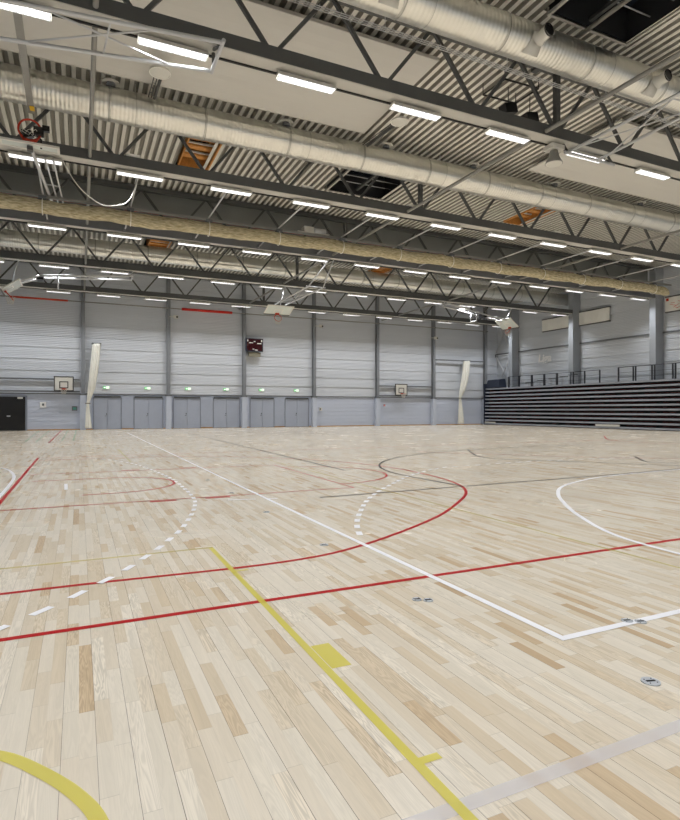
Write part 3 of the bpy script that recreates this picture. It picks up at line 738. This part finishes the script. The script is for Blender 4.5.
# mushroom outlets on the second duct
ml = ['left of the pine hatch', 'above the second lamp group near the middle', 'under the third lamp of the nearest truss', 'fourth along the duct', 'below the hanging loudspeaker', 'at the right edge of the photo']
for i, x in enumerate((.93, 6.9, 11.1, 15.4, 20.1, 25.95)):
    y = 19.55; t = thing('air_outlet', 'white mushroom air outlet on the second duct, ' + (['leftmost of the row', 'second from the left', 'third from the left', 'fourth from the left', 'fifth from the left', 'rightmost of the row'][i]), 'air outlet', (x, y, 11.9), 'mushroom outlets on the second duct')
    MB().tube([(x, y, 11.93), (x, y, 12.03)], .14, 20).build('stem', M['mid_steel'], t)
    MB().tube([(x, y, 12.03), (x, y, 12.06), (x, y, 12.09)], [.27, .27, .2], 28).build('cap', M['white'], t)
    MB().tube([(x+.27*math.cos(q*PI/14), y+.27*math.sin(q*PI/14), 12.03) for q in range(28)], .015, 6, closed=True).build('rim', M['white'], t)
# jet nozzles on the first duct
for i, x in enumerate((6.6, 10.95, 15.6)):
    t = thing('jet_nozzle', 'white jet nozzle on the nearest duct, ' + ('left at the top edge of the photo', 'middle one by the dark hatch', 'right one near the photo edge')[i], 'air nozzle', (x, 11.3, 11.3), 'jet nozzles on the nearest duct')
    c = Vector((x, 11.7, 11.48)); dr = Vector((.05, -1, .12)).normalized()
    s = c+Vector((.1, -1, -.5)).normalized()*.47
    # saddle hugging the duct
    vs = []; fs = []
    for k in range(9):
        q = math.radians(185+k*8); w = .12+.018*k
        for rr in (.482, .5): vs += [(x-w, 11.7+rr*math.cos(q), 11.48+rr*math.sin(q)), (x+w, 11.7+rr*math.cos(q), 11.48+rr*math.sin(q))]
    for k in range(8):
        b = 4*k; fs += [(b+2, b+3, b+7, b+6), (b, b+4, b+5, b+1), (b, b+2, b+6, b+4), (b+1, b+5, b+7, b+3)]
    MB().add(vs, fs, True).build('saddle', M['white'], t)
    MB().tube([s+dr*.05, s+dr*.14, s+dr*.4, s+dr*.42], [.2, .15, .15, .17], 24, caps=False).build('barrel', M['white'], t)
    MB().tube([s+dr*.36, s+dr*.4], [.145, .145], 20).build('mouth', M['black'], t)
    MB().tube([s+dr*.4+v for v in [(Vector((dr.y, -dr.x, 0)).normalized()*math.cos(q*PI/10)+Vector((0,0,1))*math.sin(q*PI/10))*.155 for q in range(20)]], .02, 6, closed=True).build('mouth_ring', M['black'], t)
# cable tray along the nearest truss
t = thing('cable_tray', 'wire mesh cable tray running beside the nearest duct', 'cable tray', (16, 12.95, 11.45))
for dy in (-.07, 0, .07): MB().tube([(XL+.2, 12.9+dy, 11.5), (39, 12.9+dy, 11.5)], .012, 6).build('wire', M['chrome'], t)
mb = MB()
for k in range(150): x = XL+.3+k*.3; mb.tube([(x, 12.81, 11.54), (x, 12.82, 11.49), (x, 12.98, 11.49), (x, 12.99, 11.54)], .008, 5)
mb.build('rungs', M['chrome'], t)['kind'] = 'stuff'
mb = MB()
for k in range(11): x = -5.+k*4.1; mb.tube([(x, 12.9, 11.5), (x, 12.9, 12.3)], .01, 5)
mb.build('hangers', M['chrome'], t)

# hanging round fittings
def disc_lamp(x, y, z, lab, arm):
    t = thing('round_loudspeaker', lab, 'loudspeaker', (x, y, z))
    MB().tube([(x, y, z), (x, y, z+.05), (x, y, z+.12)], [.3, .3, .2], 32).build('disc', M['white'], t)
    MB().tube([(x+.3*math.cos(q*PI/16), y+.3*math.sin(q*PI/16), z) for q in range(32)], .014, 6, closed=True).build('rim', M['banner'], t)
    mb = MB()
    for dx in (-.09, .0): mb.tube([(x+dx-.02, y+.15, z+.08), (x+dx-.02, arm[0], arm[1])], .018, 6)
    for k in range(4): s = (k+1)/5; mb.tube([(x-.11, y+.15+(arm[0]-y-.15)*s, z+.08+(arm[1]-z-.08)*s), (x-.02, y+.15+(arm[0]-y-.15)*s, z+.08+(arm[1]-z-.08)*s)], .012, 5)
    mb.tube([(x+.08, y+.1, z+.08), (x+.08, arm[0], arm[1])], .05, 8)
    mb.build('hanger_arm', M['dark_steel'], t)
disc_lamp(2.17, 17.3, 11.45, 'round white disc on a dark arm beside the second lamp from the left', (19.31, 11.74))
disc_lamp(10.05, 16.75, 11.45, 'round white disc under the fourth big lamp', (19.31, 11.74))
t = thing('pendant_loudspeaker', 'white pendant loudspeaker hung under the nearest truss beside the hanging bracket', 'loudspeaker', (13.65, 13.3, 9.2))
MB().box((13.4, 13.1, 9.72), (13.9, 13.5, 9.86)).build('bracket', M['white'], t)
MB().tube([(13.65, 13.3, 9.95), (13.65, 13.3, 9.5)], .05, 10).build('stem', M['mid_steel'], t)
MB().tube([(13.65, 13.3, 9.7), (13.65, 13.3, 9.5), (13.65, 13.3, 9.34), (13.65, 13.3, 9.3)], [.12, .17, .26, .27], 28).build('bell', M['pipe'], t)
MB().tube([(13.65, 13.3, 9.29), (13.65, 13.3, 9.3)], .25, 28).build('grille', M['white'], t)

# black hanging frame with two speakers
t = thing('speaker_frame', 'black hanging wire frame with two small boxes behind the nearest truss', 'speaker frame', (12.2, 14.0, 11.0))
F4 = [(12.2, 13.9, 11.95), (13.55, 13.85, 11.95), (13.5, 14.85, 11.95), (12.15, 14.9, 11.95)]
for i in range(4): MB().tube([F4[i], F4[(i+1) % 4]], .03, 6).build('frame_bar', M['black'], t)
for p in F4: MB().tube([p, (p[0], p[1], 12.33)], .015, 6).build('hanger', M['black'], t)
for p, q in (((13.52, 14.2, 11.95), (13.5, 14.2, 11.2)), ((12.6, 14.2, 11.95), (12.6, 14.2, 11.3))):
    MB().tube([p, q], .015, 6).build('drop_rod', M['black'], t)
    MB().obox((q[0], q[1], q[2]-.08), ((1, 0, .25), (0, 1, 0), (-.25, 0, 1)), (.24, .16, .15)).build('speaker_box', M['black'], t)

# ------------------------------------------------------------------ tie pipes
def pipe(a, b, r, lab, sup):
    t = thing('tie_pipe', lab, 'pipe', ((a[0]+b[0])/2, (a[1]+b[1])/2, a[2]), 'long grey tie pipes')
    A, B = Vector(a), Vector(b)
    MB().tube([A, B], r, 14).build('tube', M['pipe'], t)
    for y in sup:
        s = (y-A.y)/(B.y-A.y)
        if 0 < s < 1: p = A+(B-A)*s; MB().box((p.x-.1, p.y-.2, p.z-.1), (p.x+.1, p.y+.2, p.z+.1)).build('hanger_clamp', M['dark_steel'], t)
pipe((.3, YN+.1, 10.06), (.36, YB-.1, 10.06), .06, 'long grey pipe running away at the left of the roof', TY+TYH)
pipe((13.35, YN+.1, 10.06), (12.35, YB-.1, 10.06), .065, 'long grey pipe running away through the middle of the roof', TY+TYH)
pipe((25.9, YN+.1, 10.06), (26.2, YB-.1, 10.06), .065, 'long grey pipe running away at the right of the roof', TY+TYH)
pipe((12.85, YN+.1, 12.06), (12.8, 13.2, 12.06), .06, 'short upper grey pipe crossing the dark hatch at the top right', [5.6, 13.1])

# ------------------------------------------------------------------ divider net curtain, rolled up
t = thing('net_curtain', 'beige rolled up dividing net curtain hanging across the whole hall', 'curtain', (15, 25, 9.1))
rg = random.Random(11); pts = []; rs = []; xx = XL+.1
while xx < 35.5:
    pts.append((xx, 25+rg.uniform(-.03, .03), 9.5+rg.uniform(-.015, .015)-.025*math.sin((xx-1.95)/3.25*2*PI))); rs.append(.27+rg.uniform(-.012, .015)); xx += .32
pts += [(35.7, 25, 9.38), (36.0, 25, 9.3)]; rs += [.24, .08]
MB().tube(pts, rs, 22).build('rolled_net', M['netting'], t)
MB().box((XL+.1, 24.93, 9.86), (36.2, 25.07, 9.96)).build('head_rail', M['pipe'], t)
for k in range(13):
    x = -4.55+3.25*k
    if x < 35.8:
        MB().tube([(x, 25+.3*math.cos(q*PI/9), 9.5+.31*math.sin(q*PI/9)) for q in range(18)], .018, 6, closed=True).build('strap', M['banner'], t)
        MB().box((x-.14, 24.85, 9.78), (x+.14, 25.15, 9.9)).build('pulley', M['mid_steel'], t)
for k in range(13):
    x = -4.55+3.25*k; t = thing('hanger_rod', (ORD[k-1] + ' silver rod from the left between the second and middle trusses') if 1 <= k <= 11 else 'silver rod between the second and middle trusses outside the picture', 'rod', (x, 25, 10), 'silver rods carrying the net curtain')
    MB().tube([(x, 21.22, 10.0), (x+.02, 28.28, 10.0)], .035, 8).build('rod', M['chrome'], t)
    for y in (21.3, 28.2): MB().box((x-.05, y-.06, 9.92), (x+.05, y+.06, 10.08)).build('end_clamp', M['mid_steel'], t)
t = thing('winch_motor', 'pale motor unit sitting on the net curtain rail', 'motor', (10.2, 25.2, 9.96))
MB().box((9.7, 24.9, 9.96), (10.2, 25.3, 10.25)).build('gear_box', M['rail_white'], t)
MB().tube([(10.2, 25.1, 10.12), (10.85, 25.1, 10.12)], .15, 16).build('motor_drum', M['chrome'], t)
MB().box((9.4, 24.95, 9.96), (11.0, 25.2, 10.0)).build('base_plate', M['white'], t)
t = thing('yellow_reel', 'small yellow reel hanging behind the net curtain rail', 'reel', (15.0, 28.3, 10.3))
MB().tube([(15.+.16*math.cos(q*PI/10), 28.42, 10.42+.16*math.sin(q*PI/10)) for q in range(20)], .05, 8, closed=True).build('ring', M['yellow'], t)
MB().box((14.95, 28.36, 10.3), (15.05, 28.4, 10.4)).build('hanger', M['dark_steel'], t)

for i, x in enumerate((1.72, 8.25, 13.15, 21.6)):
    t = thing('emergency_lamp', ('leftmost', 'second from the left', 'third from the left', 'rightmost')[i] + ' small white box on top of the second truss chord', 'emergency lamp', (x, 20.85, TB+.342), 'white boxes on the second truss')
    MB().box((x-.24, 20.78, TB+.343), (x+.24, 20.96, TB+.46)).build('housing', M['white'], t)
    MB().box((x-.2, 20.76, TB+.37), (x+.2, 20.78, TB+.44)).build('lens', M['banner'], t)

# ------------------------------------------------------------------ ceiling baskets
def ceiling_basket(name_label, c, wd, hd, bw, bh, mast, brace, rimr=.25, rimoff=None, netdir=(0,0,-1), netlen=.42, rimmat='orange', pads=True):
    """c board centre; wd along its width; hd from rim edge to top edge; front = wd x hd"""
    c = Vector(c); wd = Vector(wd).normalized(); hd = Vector(hd).normalized(); nd = wd.cross(hd).normalized()
    t = thing('basketball_hoop', name_label, 'basketball hoop', c)
    MB().obox(c, (wd, hd, nd), (bw/2, bh/2, .012)).build('backboard', M['glass'], t)
    mb = MB()
    for s in (-1, 1):
        mb.obox(c+wd*s*bw/2, (wd, hd, nd), (.035, bh/2+.035, .03)); mb.obox(c+hd*s*bh/2, (wd, hd, nd), (bw/2, .035, .03))
    mb.build('backboard_frame', M['white'], t)
    q = c-hd*(bh/2-.38); mb = MB()
    for s in (-1, 1): mb.obox(q+wd*s*.28+nd*.016, (wd, hd, nd), (.028, .22, .004)); mb.obox(q+hd*s*.2+nd*.016, (wd, hd, nd), (.28, .028, .004))
    mb.build('target_square', M['white'], t)
    if pads: MB().obox(c-hd*(bh/2+.03), (wd, hd, nd), (bw/2+.03, .04, .05)).build('edge_pad', M['dark_steel'], t)
    rc = c-hd*(bh/2-.14)+nd*(rimr+.14)
    mb = MB(); mb.tube([rc+(wd*math.cos(k*PI/16)+nd*math.sin(k*PI/16))*rimr for k in range(32)], .02 if pads else .03, 8, closed=True)
    for sd in (-1, 1): mb.tube([rc+(wd*sd*.8-nd*.6)*rimr, rc-nd*(rimr+.12)+wd*sd*.1-hd*.05], .02 if pads else .035, 6)
    mb.add([rc-nd*(rimr+.12)+wd*.14+hd*.04, rc-nd*(rimr+.12)-wd*.14+hd*.04, rc-nd*(rimr*.9)-wd*.1, rc-nd*(rimr*.9)+wd*.1, rc-nd*(rimr+.12)+wd*.14-hd*.1, rc-nd*(rimr+.12)-wd*.14-hd*.1], [(0,1,2,3),(4,3,2,5),(0,3,4),(1,5,2),(0,4,5,1)])
    mb.build('rim', M[rimmat], t)
    hoop_net(MB(), rc, Vector(netdir), rimr*.95, netlen).build('net', M['net'], t)
    bk = c-nd*.1
    MB().obox(bk, (wd, hd, nd), (.2, .22, .07) if pads else (.08, .1, .06)).build('mounting_block', M['dark_steel'], t)
    for p0, p1, r in mast: MB().tube([p0, p1], r, 10).build('mast_tube', M['chrome'], t)
    for p0, p1, r in brace: MB().tube([p0, p1], r, 8).build('brace_tube', M['chrome'], t)
    return t, bk
V = Vector
# near left: board face up, rim standing above it
bx, by, bz = -1.36, 19.62, 9.6
t, bk = ceiling_basket('near left ceiling basket folded flat, dark red rim standing on its board', (bx, by, bz), (1, 0, 0), (0, 1, .02), 1.56, .42,
    [((bx+.05, by+.1, bz-.12), (-.92, 28.28, 10.36), .055)],
    [((bx+.38, by+.5, bz-.12), (-.72, 28.28, 10.36), .03), ((bx+.62, by+.5, bz-.12), (-.55, 28.28, 10.36), .03), ((-1.1, 23.5, 9.87), (-.62, 23.5, 9.87), .025)], rimr=.31, netdir=(.15, .35, -1), netlen=.16, rimmat='rimred', pads=False)
MB().bar((-1.2, 13.45, 10.06), (-1.28, 19.05, 10.35), .17, .05).build('flat_stay', M['pipe'], t, label='flat grey stay bar')
MB().box((-1.3, 18.5, 10.27), (-1.18, 18.75, 10.29)).build('sticker', M['yellow'], t)
MB().obox((-1.12, 19.5, 10.02), ((1, .2, .1), (0, 1, 0), (0, 0, 1)), (.14, .1, .12)).obox((-.92, 19.45, 10.12), ((1,0,0),(0,1,0),(0,0,1)), (.1, .07, .08)).obox((-1.42, 19.55, 9.92), ((1,.3,.5),(0,1,0),(-.5,0,1)), (.14, .08, .12)).build('lift_mechanism', M['black'], t)
MB().tube([(bx+.3, by, bz-.03), (bx+.3, by+.05, bz+.25), (bx+.1, by+.05, bz+.45)], .03, 6).build('cable_hose', M['black'], t)
# white looping cable
t = thing('power_cable', 'white cable looping from the near left basket to the next rod', 'cable', (.4, 20.6, 9.0))
MB().tube(smooth3([(-.5, 20.05, 9.55), (-.3, 20.2, 9.2), (.1, 20.5, 8.78), (.7, 20.8, 8.5), (1.2, 21.0, 8.62), (1.62, 21.4, 9.0), (1.95, 21.9, 9.94)]), .016, 6).build('cord', M['white'], t)

# far left, folded sideways (towards the left wall)
def sideways(c, sg, lab, hinge, knee):
    c = V(c); t, bk = ceiling_basket(lab, c, (0, -sg, 0), (-.8*sg, 0, .6), 1.8, 1.05,
        [(V(knee)+V((0, -.35, 0)), V(hinge)+V((0, -.5, 0)), .06), (V(knee)+V((0, .35, 0)), V(hinge)+V((0, .5, 0)), .06), (c+V((-.25*sg, -.3, .25)), V(knee)+V((0, -.35, 0)), .05), (c+V((-.25*sg, .3, .25)), V(knee)+V((0, .35, 0)), .05)],
        [(V(hinge)+V((0, -.62, 0)), V(hinge)+V((0, .62, 0)), .045), (V(hinge)+V((0, -.5, 0)), V(hinge)+V((0, -.05, TB-.025-hinge[2])), .04), (V(hinge)+V((0, .5, 0)), V(hinge)+V((0, .05, TB-.025-hinge[2])), .04),
         (V(knee)+V((-.6*sg, .35, .1)), V(hinge)+V((sg*1.6, -.47, -.05)), .025), (V(knee)+V((-.6*sg, -.35, .1)), V(hinge)+V((sg*1.6, .47, -.05)), .025),
         (c+V((0, .2, .25)), V((32.6 if sg > 0 else -3.1, 36.38, TB-.025)), .035), (V(knee)+V((0, -.4, 0)), V(knee)+V((0, .4, 0)), .04), (V(knee)+V((-.9*sg, -.4, -.55)), V(knee)+V((-.9*sg, .4, -.55)), .035), (V(knee)+V((-.9*sg, -.36, -.55)), V(knee)+V((-.9*sg, -.37, .08)), .035), (V(knee)+V((-.9*sg, .36, -.55)), V(knee)+V((-.9*sg, .37, .08)), .035)])
    MB().box((knee[0]-.16, knee[1]-.3, knee[2]-.2), (knee[0]+.16, knee[1]+.3, knee[2]+.12)).build('drive_unit', M['black'], t)
    return t
sideways((-3.4, 36.2, 8.37), -1, 'far left ceiling basket folded up with its board tilted face down', (2.95, 36.4, 9.55), (-2.0, 36.3, 9.1))
sideways((31.8, 36.0, 8.54), 1, 'far right ceiling basket folded up in front of the right wall', (25.85, 36.2, 9.68), (29.4, 36.1, 9.1))
c = V((12.26, 36.2, 8.26))
ceiling_basket('middle far ceiling basket with a pale board above the scoreboard', c, (1, 0, 0), (0, -.93, .37), 1.78, 1.05,
    [(c+V((-.35, -.3, .3)), V((11.95, 30., 8.6)), .05), (c+V((.35, -.3, .3)), V((12.85, 30., 8.6)), .05)],
    [(V((11.95, 30, 8.6)), V((12.68, 28.7, TB-.022)), .04), (V((12.85, 30, 8.6)), V((12.95, 28.7, TB-.022)), .04), (V((11.8, 30, 8.6)), V((13.0, 30, 8.6)), .04), (V((11.95, 31, 8.6)), V((12.65, 34.5, 8.56)), .025), (V((12.85, 31, 8.6)), V((12.0, 34.5, 8.56)), .025), (c+V((0, -.2, .2)), V((12.75, 36.3, TB-.022)), .03)])

# folded mast frames whose boards lie outside the photo
def mast_frame(lab, tubes, braces, hang):
    t = thing('basket_frame', lab, 'basketball frame', tubes[0][0], 'folded basket frames')
    for a, b in tubes: MB().tube([a, b], .045, 12).build('mast_tube', M['chrome'], t)
    for a, b in braces: MB().tube([a, b], .022, 8).build('brace_tube', M['chrome'], t)
    for a, b in hang: MB().tube([a, b], .04, 8).build('hanger', M['dark_steel'], t)
z = 9.58
mast_frame('silver tube frame hanging under the nearest truss at the top left', [((2.86, 13.45, z), (-6.3, 15.0, z)), ((2.86, 12.3, z), (-6.3, 13.5, z)), ((2.87, 12.2, z), (2.87, 13.5, z))],
    [((-.72, 12.75, z), (1.9, 13.6, z)), ((-1.0, 14.05, z), (1.5, 12.47, z)), ((.6, 12.58, z), (.5, 13.83, z))], [((2.88, 13.3, z), (2.88, 13.3, TB-.022)), ((2.86, 12.4, z), (2.86, 13.15, TB-.022))])
mast_frame('silver tube frame hanging under the nearest truss at the right edge', [((13.9, 13.0, z), (13.9, 5.8, z)), ((15.2, 13.0, z), (14.9, 5.8, z)), ((13.8, 13.0, z), (16., 13.0, z))],
    [((13.9, 12.6, z), (15.0, 9.6, z)), ((15.15, 12.4, z), (13.9, 9.4, z)), ((13.9, 9.6, z), (15.0, 9.5, z))], [((13.95, 13.0, z), (13.95, 13.2, TB-.022)), ((15.95, 13.0, z), (15.95, 13.2, TB-.022)), ((13.9, 5.8, z), (13.9, 5.65, TB-.022))])

# ------------------------------------------------------------------ world, camera, view
w = bpy.data.worlds.new('hall'); S.world = w; w.use_nodes = True
w.node_tree.nodes['Background'].inputs[0].default_value = (.02, .022, .028, 1); w.node_tree.nodes['Background'].inputs[1].default_value = .3
cam = bpy.data.cameras.new('camera'); co = bpy.data.objects.new('camera', cam); COL.objects.link(co); S.camera = co
cam.sensor_fit = 'HORIZONTAL'; cam.sensor_width = 36; cam.lens = 562/680*36; cam.clip_end = 200
co.location = (0, 0, 1.5); co.rotation_euler = (PI/2, 0, -math.atan((340-79)/562))
S.cycles.sample_clamp_indirect = 3.0
S.view_settings.view_transform = 'Standard'; S.view_settings.look = 'None'; S.view_settings.gamma = 1; S.view_settings.exposure = 0.1
